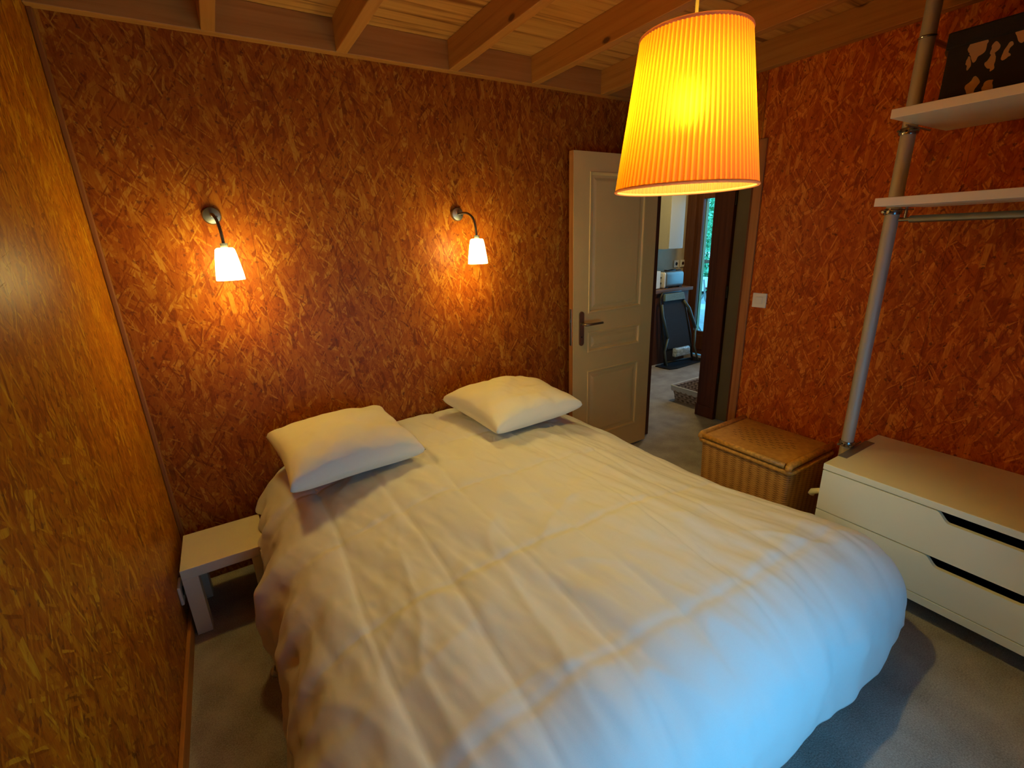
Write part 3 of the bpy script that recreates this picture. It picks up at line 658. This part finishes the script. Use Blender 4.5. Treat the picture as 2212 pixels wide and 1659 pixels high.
# patterned box on the upper shelf
t = thing('storage_box', (2.76, -1.85, 1.906), 'black lidded fabric box with pale blotches on the upper shelf', 'storage box')
bm = NB(); box(bm, (2.60, -2.02, 1.906), (2.93, -1.618, 2.09), 0.006); obj('box_body', bm, 'patch', t, label='black fabric with beige blotches')
bm = NB(); box(bm, (2.594, -2.026, 2.075), (2.936, -1.612, 2.125), 0.006); obj('lid', bm, 'blackcloth', t, label='plain black lid')

# ------------------------------------------------------------------ wicker trunk
bx0, bx1, by0, by1, bz = 2.545, 2.965, -1.372, -0.845, 0.425
t = thing('wicker_trunk', (2.755, -1.105, 0), 'golden wicker trunk with a flat lid, between the door and the aluminium post', 'trunk')
bm = NB()
box(bm, (bx0 + 0.012, by0 + 0.012, 0.0), (bx1 - 0.012, by1 - 0.012, bz - 0.03), 0.018, 3)
for v in bm.verts:
    f = v.co.z / bz; v.co.x += (v.co.x - 2.755) * (-0.05 * (1 - f)); v.co.y += (v.co.y + 1.105) * (-0.05 * (1 - f))
obj('trunk_body', bm, 'wick', t, autosm=50)
bm = NB()
def rloop(z, r, ins, a=0.02):
    p = []
    for cx, cy, s in ((bx1 - ins - a, by1 - ins - a, 0), (bx0 + ins + a, by1 - ins - a, 1), (bx0 + ins + a, by0 + ins + a, 2), (bx1 - ins - a, by0 + ins + a, 3)):
        for k in range(5):
            th = (s + k / 4) * math.pi / 2; p.append((cx + a * math.cos(th), cy + a * math.sin(th), z))
    p.append(p[0]); p.append(p[1])
    tube(bm, p, r, 10, cap=False)
rloop(bz - 0.040, 0.013, 0.008); obj('rim', bm, 'cane', t, smooth=True)
bm = NB(); rloop(0.012, 0.012, 0.024); obj('foot_rim', bm, 'cane', t, smooth=True)
for y in (by0 + 0.017, by1 - 0.017):
    bm = NB(); tube(bm, [(bx0 - 0.002, y, bz - 0.026), (bx0 + 0.004, y, bz - 0.012), (bx0 + 0.018, y, bz - 0.004), (bx1 - 0.004, y, bz - 0.004)], [0.014, 0.017, 0.018, 0.018], 12); obj('side_rail', bm, 'cane', t, smooth=True)
lid = NB(); box(lid, (bx0 + 0.004, by0 + 0.036, bz - 0.020), (bx1 - 0.012, by1 - 0.036, bz + 0.002), 0.006, 3)
# lid weave: wicker pattern laid flat
def lidmat():
    m, nt, b = newmat('wicker_lid')
    tc = nd(nt, 'ShaderNodeTexCoord'); sp = nd(nt, 'ShaderNodeSeparateXYZ'); lk(nt, tc.outputs['Object'], sp.inputs[0])
    x, y = sp.outputs[0], sp.outputs[1]
    row = mth(nt, 'FLOOR', mth(nt, 'DIVIDE', x, 0.026))
    yy = mth(nt, 'ADD', y, mth(nt, 'MULTIPLY', mth(nt, 'MODULO', row, 2.0), 0.022))
    fy = mth(nt, 'FRACT', mth(nt, 'DIVIDE', yy, 0.044)); fx = mth(nt, 'FRACT', mth(nt, 'DIVIDE', x, 0.026))
    dash = mth(nt, 'MULTIPLY', mth(nt, 'LESS_THAN', fy, 0.5), mth(nt, 'LESS_THAN', fx, 0.26))
    # pierced oval in the middle of the lid
    e = mth(nt, 'ADD', mth(nt, 'POWER', mth(nt, 'DIVIDE', mth(nt, 'ADD', x, -2.755 + 2.755), 0.115), 2.0), mth(nt, 'POWER', mth(nt, 'DIVIDE', y, 0.17), 2.0))
    dash = mth(nt, 'MULTIPLY', dash, mth(nt, 'LESS_THAN', e, 1.0))
    a = mth(nt, 'SINE', mth(nt, 'MULTIPLY', x, math.tau / 0.007))
    n = nd(nt, 'ShaderNodeTexNoise'); n.inputs['Scale'].default_value = 35; n.inputs['Detail'].default_value = 4; lk(nt, tc.outputs['Object'], n.inputs['Vector'])
    f = mth(nt, 'ADD', mth(nt, 'MULTIPLY', a, 0.10), n.outputs[0])
    c = ramp(nt, f, [(0.3, (0.52, 0.25, 0.04)), (0.7, (0.68, 0.36, 0.07))])
    lk(nt, mix(nt, mth(nt, 'MULTIPLY', dash, 0.85), c, (0.10, 0.038, 0.010)), b.inputs['Base Color']); b.inputs['Roughness'].default_value = 0.5
    bp = nd(nt, 'ShaderNodeBump'); bp.inputs['Strength'].default_value = 0.5; bp.inputs['Distance'].default_value = 0.0015
    lk(nt, mth(nt, 'SUBTRACT', a, dash), bp.inputs['Height']); lk(nt, bp.outputs[0], b.inputs['Normal'])
    return m
ld = obj('lid', lid, lidmat(), t, autosm=50, origin=(2.755, -1.105, bz))
bm = NB(); tube(bm, [(bx0 + 0.001, by0 + 0.036, bz - 0.006), (bx0 + 0.001, by1 - 0.036, bz - 0.006)], 0.0145, 12); obj('lid_roll', bm, 'cane', t, smooth=True)

# ------------------------------------------------------------------ hall and kitchen beyond the door
KX, KY = 5.4, 1.62
bm = NB(); box(bm, (3.05, KY + 0.002, 0), (KX + 0.1, KY + 0.1, 2.35)); struct('wall_kitchen_back', bm, 'plaster')
bm = NB(); box(bm, (2.95, 0.1, 0), (3.05, KY + 0.1, 2.35)); struct('wall_kitchen_left', bm, 'plaster')
GY0, GY1, GZ0, GZ1 = 0.0, 1.52, 0.02, 2.05
bm = NB(); box(bm, (KX, GY1, 0), (KX + 0.1, KY, 2.35)); box(bm, (KX, GY0, GZ1), (KX + 0.1, GY1, 2.35)); box(bm, (KX, -0.8, 0), (KX + 0.1, GY0, 2.35)); struct('wall_kitchen_right', bm, 'brown')
bm = NB(); box(bm, (3.05, -0.9, 2.35), (KX + 0.1, KY + 0.1, 2.41)); struct('ceiling_kitchen', bm, 'plaster')
bm = NB(); box(bm, (3.05, -0.9, 0), (KX + 0.1, -0.8, 2.35)); struct('wall_hall_end', bm, 'plaster')
# partition across the hall: dark clad pier, olive door
bm = NB(); box(bm, (3.70, -0.152, 0.0), (3.78, 0.02, 2.35)); box(bm, (3.69, -0.152, 0.0), (3.70, 0.026, 0.10), 0.003); box(bm, (3.692, -0.152, 0.10), (3.70, -0.11, 2.35), 0.003)
struct('trim_5', bm, 'dark')
bm = NB(); box(bm, (3.70, -0.8, 1.96), (3.78, -0.152, 2.35)); box(bm, (3.705, -0.8, 1.93), (3.78, -0.152, 1.96)); struct('trim_6', bm, 'brown')
bm = NB(); box(bm, (3.712, -0.80, 0.01), (3.75, -0.163, 1.93), 0.002); d2 = struct('door_2', bm, 'olive')
for z in (0.32, 1.02, 1.70):
    bm = NB(); tube(bm, [(3.705, -0.157, z), (3.705, -0.157, z + 0.09)], 0.007, 10); obj('hinge', bm, 'black', d2, autosm=40)
# glazed terrace door in the kitchen
bm = NB(); x0, x1 = KX + 0.03, KX + 0.08
for a, b in (((x0, GY1 - 0.10, GZ0), (x1, GY1, GZ1)), ((x0, GY0, GZ0), (x1, GY0 + 0.09, GZ1)), ((x0, GY0 + 0.09, GZ1 - 0.16), (x1, GY1 - 0.10, GZ1)), ((x0, GY0 + 0.09, GZ0), (x1, GY1 - 0.10, 0.315)), ((x0, 0.70, 0.315), (x1, 0.80, GZ1 - 0.16))): box(bm, a, b, 0.004)
gd = struct('door_3', bm, 'brown')
bx('door_panel', (x0 - 0.006, GY0 + 0.15, 0.08), (x0 + 0.004, GY1 - 0.16, 0.26), 'brown', gd, bev=0.003)
for a, b in ((0.80, GY1 - 0.10), (GY0 + 0.09, 0.70)): bx('pane', (KX + 0.052, a, 0.315), (KX + 0.058, b, GZ1 - 0.16), 'glass', gd)
bx('trim_7', (KX - 0.015, GY1 - 0.03, 0), (KX, GY1 + 0.05, 2.12), 'brown', kind='structure', bev=0.003)
# wall cabinet
t = thing('wall_cabinet', (4.85, 1.46, 1.35), 'white kitchen wall cabinet hanging above the toaster', 'cabinet')
bx('cabinet_body', (4.73, 1.32, 1.345), (4.965, KY, 2.05), 'cab', t)
bx('cabinet_door', (4.731, 1.30, 1.348), (4.964, 1.3195, 2.047), 'cab', t, bev=0.002)
# counter
t = thing('kitchen_counter', (4.3, 1.48, 0), 'brown kitchen counter along the wall under the toaster', 'counter')
bx('base_cabinet', (3.12, 1.34, 0.0), (5.18, KY, 0.855), 'brown', t); bx('worktop', (3.11, 1.31, 0.855), (5.22, KY, 0.893), 'worktop', t, bev=0.003)
# toaster
t = thing('toaster', (4.95, 1.47, 0.893), 'silver toaster with its cord coiled on top, on the kitchen counter', 'toaster')
bm = NB(); box(bm, (4.80, 1.385, 0.90), (5.15, 1.53, 1.085), 0.04, 4); obj('toaster_body', bm, 'toast', t, autosm=50)
bm = NB(); box(bm, (4.785, 1.39, 0.897), (4.83, 1.525, 1.08), 0.018, 3); obj('end_panel', bm, 'plate', t, autosm=50)
for z in (0.955, 1.02):
    bm = NB(); tube(bm, [(4.787, 1.43, z), (4.776, 1.43, z)], 0.011, 16); obj('knob', bm, 'plategrey', t, autosm=40)
bm = NB(); tube(bm, [(4.86 + 0.09 * math.cos(a) + 0.10, 1.455 + 0.035 * math.sin(a * 1.0), 1.093 + 0.006 * math.sin(a * 2.3)) for a in [k * 0.3 for k in range(45)]] + [(5.14, 1.45, 1.09), (5.19, 1.46, 1.03), (5.2, 1.5, 0.95), (5.2, 1.56, 0.90)], 0.005, 8); obj('power_cord', bm, 'black', t, smooth=True)
bm = NB(); box(bm, (4.84, 1.42, 1.0845), (5.10, 1.44, 1.0865)); box(bm, (4.84, 1.475, 1.0845), (5.10, 1.495, 1.0865)); obj('bread_slots', bm, 'black', t)
for i in range(2): bx('foot', (4.84 + i * 0.24, 1.40, 0.893), (4.88 + i * 0.24, 1.52, 0.902), 'black', t)
# small white oven left of it
t = thing('mini_oven', (4.5, 1.48, 0.893), 'small white oven with a dark window, on the counter beside the toaster', 'oven')
bx('oven_body', (4.42, 1.40, 0.90), (4.74, 1.60, 1.10), 'plate', t, bev=0.006); bx('oven_window', (4.46, 1.397, 0.93), (4.64, 1.401, 1.07), 'black', t)
bx('end_grille', (4.7395, 1.43, 0.94), (4.742, 1.53, 1.06), 'black', t)
for y in (1.42, 1.58): bx('foot', (4.45, y - 0.01, 0.893), (4.71, y + 0.01, 0.901), 'black', t)
# sockets on the kitchen wall
def ksock(x, label, mat):
    t = thing('wall_socket', (x, KY, 1.16), label, 'socket', 'kitchen wall sockets')
    bx('socket_plate', (x - 0.042, KY - 0.012, 1.105), (x + 0.042, KY, 1.19), 'plate', t, bev=0.003)
    bm = NB(); tube(bm, [(x, KY - 0.0125, 1.148), (x, KY - 0.0135, 1.148)], 0.021, 20); obj('socket_well', bm, mat, t)
ksock(5.255, 'white kitchen socket with a dark round well, above the toaster', 'black')
ksock(5.375, 'white kitchen switch plate in the corner next to the terrace door', 'chrome')
# folded garden chair leaning on the counter
t = thing('folding_recliner', (4.9, 1.2, 0), 'dark folded reclining chair leaning against the kitchen counter', 'chair')
def L(s, z, o=0.0):  # leaning plane: s across from the left leg, z height, o out of the plane
    f = z / 0.88
    return (4.64 + s, 1.17 + 0.12 * f - o + (-0.05) * (s / 0.55) * (1 - f), z)
bm = NB()
tube(bm, [L(0.0, 0.03), L(0.0, 0.35), L(-0.03, 0.80), L(0.02, 0.86), L(0.33, 0.855), L(0.36, 0.80), L(0.44, 0.35), L(0.44, 0.03)], 0.013, 10)
tube(bm, [L(0.0, 0.20), L(0.44, 0.20)], 0.011, 10); tube(bm, [L(0.0, 0.06), L(0.44, 0.06)], 0.011, 10); obj('frame', bm, 'black', t, smooth=True)
bm = NB()
tube(bm, [L(0.33, 0.76, 0.03), L(0.41, 0.66, 0.035), L(0.49, 0.42, 0.04)], [0.016, 0.02, 0.018], 10); obj('armrest', bm, 'greytube', t, smooth=True)
bm = NB(); tube(bm, [L(-0.03, 0.74, 0.03), L(-0.03, 0.60, 0.035), L(0.03, 0.35, 0.04)], [0.014, 0.016, 0.014], 10); obj('armrest', bm, 'greytube', t, smooth=True)
bm = NB(); tube(bm, [L(0.49, 0.42, 0.04), L(0.46, 0.20, 0.03), L(0.50, 0.03, 0.03)], 0.012, 10); obj('leg', bm, 'greytube', t, smooth=True)
bm = NB(); tube(bm, [L(0.03, 0.35, 0.04), L(-0.02, 0.20, 0.03), L(0.0, 0.03, 0.03)], 0.012, 10); obj('leg', bm, 'greytube', t, smooth=True)
def sheet(name, pts, mat, th=0.012, label=None):
    bm = NB(); a = [bm.verts.new(p) for p in pts]; b = [bm.verts.new((p[0], p[1] - th, p[2])) for p in pts]
    bm.faces.new(a); bm.faces.new(list(reversed(b)))
    for i in range(4): bm.faces.new((a[i], b[i], b[(i + 1) % 4], a[(i + 1) % 4]))
    bmesh.ops.bevel(bm, geom=bm.edges[:], offset=0.003, segments=2, affect='EDGES')
    return obj(name, bm, mat, t, label=label, autosm=50)
sheet('mesh_seat', [L(0.03, 0.22, 0.012), L(0.41, 0.22, 0.012), L(0.34, 0.775, 0.012), L(0.0, 0.775, 0.012)], 'mesh', label='dark brown mesh cloth')
sheet('headrest', [L(0.0, 0.775, 0.02), L(0.345, 0.775, 0.02), L(0.33, 0.852, 0.02), L(0.01, 0.852, 0.02)], 'teal', 0.03, label='grey green headrest pad')
bm = NB(); box(bm, (4.72, 1.09, 0.13), (4.98, 1.15, 0.23), 0.02, 3)
for v in bm.verts: v.co += V(1, 1, 1) * 0.012 * noise.noise(v.co * 30)
obj('pouch', bm, 'bag', t, smooth=True, label='shiny grey blue pouch')
bm = NB(); prism(bm, [(4.60, 1.16), (4.62, 1.08), (4.72, 1.055), (5.22, 1.09), (5.30, 1.12), (5.30, 1.28), (4.60, 1.28)], 0.0, 0.012, 2); o = obj('floor_shadow', bm, 'black'); tag(o, 'black sheet standing in for the shadow on the kitchen floor under the folded chair', 'mat')  # thin black sheet drawn in the outline of the shade below the chair
# wicker basket with liner
t = thing('lined_basket', (3.98, 0.22, 0), 'low grey wicker basket with a white cloth liner on the hall floor', 'basket')
q0, q1, p0, p1, hz = 3.82, 4.30, 0.0, 0.395, 0.142
def frus(bm, z0, z1, i0, i1, th):
    def R(z, i): return [(q0 + i, p0 + i, z), (q1 - i, p0 + i, z), (q1 - i, p1 - i, z), (q0 + i, p1 - i, z)]
    A = [bm.verts.new(p) for p in R(z0, i0)]; B = [bm.verts.new(p) for p in R(z1, i1)]; C_ = [bm.verts.new(p) for p in R(z1, i1 + th)]; D = [bm.verts.new(p) for p in R(z0 + 0.008, i0 + th)]
    for X, Y in ((A, B), (B, C_), (C_, D)):
        for k in range(4): bm.faces.new((X[k], X[(k + 1) % 4], Y[(k + 1) % 4], Y[k]))
    bm.faces.new(list(reversed(A))); bm.faces.new(D)
bm = NB(); frus(bm, 0.0, hz, 0.03, 0.006, 0.012); obj('basket_body', bm, 'wick2', t)
bm = NB()
for k in range(4):
    c = [(q0, p0), (q1, p0), (q1, p1), (q0, p1)]; a, b = c[k], c[(k + 1) % 4]
    pts = []; m_ = 24
    tube(bm, [(a[0] + (b[0] - a[0]) * i / m_, a[1] + (b[1] - a[1]) * i / m_, hz + 0.002) for i in range(m_ + 1)], 0.009, 8)
    # folded-over flap with a wavy hem
    dxn, dyn = (b[1] - a[1]), -(b[0] - a[0]); ln = math.hypot(dxn, dyn); nxn, nyn = dxn / ln * 0.005, dyn / ln * 0.005
    tp = [bm.verts.new((a[0] + (b[0] - a[0]) * i / m_ + nxn, a[1] + (b[1] - a[1]) * i / m_ + nyn, hz)) for i in range(m_ + 1)]
    lo = [bm.verts.new((a[0] + (b[0] - a[0]) * i / m_ + nxn * 0.4, a[1] + (b[1] - a[1]) * i / m_ + nyn * 0.4, hz - 0.04 - 0.006 * math.sin(i * 1.7))) for i in range(m_ + 1)]
    for i in range(m_): bm.faces.new((tp[i], tp[i + 1], lo[i + 1], lo[i]))
obj('cloth_liner', bm, 'linen', t, smooth=True, label='white cotton liner folded over the rim')

t = thing('kitchen_lamp', (4.25, 0.55, 2.35), 'small white globe lamp on the kitchen ceiling, out of sight above the doorway', 'ceiling lamp')
bm = NB(); lathe(bm, [(0, 2.31), (0.05, 2.31), (0.055, 2.35), (0, 2.35)], 24, Matrix.Translation((4.25, 0.55, 0))); obj('base_plate', bm, 'plate', t, autosm=40)
bm = NB(); bmesh.ops.create_uvsphere(bm, u_segments=24, v_segments=14, radius=0.065, matrix=Matrix.Translation((4.25, 0.55, 2.25))); obj('globe', bm, emit('lit_kitchen_globe', (1.0, 0.72, 0.30), 150.0), t, smooth=True)
# ------------------------------------------------------------------ terrace seen through the kitchen door
bx('floor_terrace', (5.5, -2.0, -0.16), (14.0, 8.0, -0.04), 'terr', kind='structure')
bx('trim_8', (KX + 0.105, 1.425, 0.05), (KX + 0.15, 1.56, 2.1), 'shut', kind='structure', bev=0.004)
def bush(name, c, r, mat, n, label, seed):
    rnd = random.Random(seed)
    t = thing(name, (c[0], c[1], -0.04), label, 'bush', 'bushes beyond the terrace')
    bm = NB()
    for i in range(n):
        d = Vector((rnd.gauss(0, 1), rnd.gauss(0, 1), rnd.gauss(0, 1))).normalized(); rr = rnd.uniform(0.62, 1.0)
        p = Vector((c[0] + d.x * r[0] * rr, c[1] + d.y * r[1] * rr, max(0.1, c[2] + d.z * r[2] * rr)))
        s = rnd.uniform(0.05, 0.10); a = Vector((rnd.gauss(0, 1), rnd.gauss(0, 1), rnd.gauss(0, 1))).normalized(); b = a.cross(d).normalized(); cc = a.cross(b)
        q = [p - b * s, p + cc * s * 0.5 + a * 0.01, p + b * s, p - cc * s * 0.5 + a * 0.01]
        bm.faces.new([bm.verts.new(x) for x in q])
    obj('foliage', bm, mat, t)
    bm = NB()
    for k in range(5):
        a = k * 1.26; tube(bm, [(c[0] + 0.05 * math.cos(a), c[1] + 0.05 * math.sin(a), -0.05), (c[0] + 0.3 * r[0] * math.cos(a), c[1] + 0.3 * r[1] * math.sin(a), c[2]), (c[0] + 0.6 * r[0] * math.cos(a), c[1] + 0.6 * r[1] * math.sin(a), c[2] + 0.6 * r[2])], [0.03, 0.02, 0.008], 6)
    obj('stem', bm, 'bark', t)
bush('hedge_bush', (11.2, 5.55, 1.15), (0.9, 1.05, 1.35), 'leaf', 5200, 'bright green bush beyond the terrace table, framed by the kitchen door glass', 1)
bush('hedge_bush', (11.6, 7.9, 1.3), (1.0, 1.1, 1.6), 'leafd', 3000, 'deep green bush at the far corner of the terrace', 2)
bush('hedge_bush', (11.2, 3.2, 1.3), (0.9, 1.1, 1.6), 'leafd', 3000, 'deep green bush beyond the terrace, mostly behind the dark pier', 3)
t = thing('garden_table', (7.6, 2.85, -0.04), 'white garden table on the terrace outside the kitchen', 'table')
bx('table_top', (7.0, 2.2, 0.66), (8.2, 3.5, 0.70), 'outw', t, bev=0.006)
for x in (7.06, 8.14):
    for y in (2.26, 3.44): bx('leg', (x - 0.03, y - 0.03, -0.04), (x + 0.03, y + 0.03, 0.66), 'outw', t, bev=0.004)
t = thing('garden_chair', (6.7, 2.3, -0.04), 'white folding garden chair in front of the terrace table', 'chair')
bm = NB(); bx_ = [(6.55, 2.05), (6.95, 2.45)]
for y in (2.02, 2.42):
    tube(bm, [(6.45, y, -0.03), (6.95, y, 0.55)], 0.012, 8); tube(bm, [(6.95, y, -0.03), (6.45, y, 0.55), (6.38, y, 0.85)], 0.012, 8)
obj('frame', bm, 'plategrey', t, smooth=True)
bm = NB()
for k in range(5): box(bm, (6.48 + k * 0.09, 2.02, 0.395), (6.55 + k * 0.09, 2.42, 0.41), 0.003)
obj('seat', bm, 'outw', t)
bm = NB(); box(bm, (6.385, 2.02, 0.68), (6.40, 2.42, 0.84), 0.004); obj('backrest', bm, 'outw', t)
bm = NB(); box(bm, (9.4, 0.5, 0.86), (9.46, 7.5, 0.93), 0.005)
rl = thing('terrace_railing', (9.43, 4.0, -0.04), 'dark wooden railing along the far edge of the terrace', 'railing')
obj('handrail', bm, 'brown', rl)
bm = NB(); box(bm, (9.41, 0.5, 0.3), (9.45, 7.5, 0.36), 0.004); obj('lower_rail', bm, 'brown', rl)
for k in range(6): bx('railing_post', (9.40, 0.55 + k * 1.37, -0.04), (9.46, 0.61 + k * 1.37, 0.86), 'brown', rl)
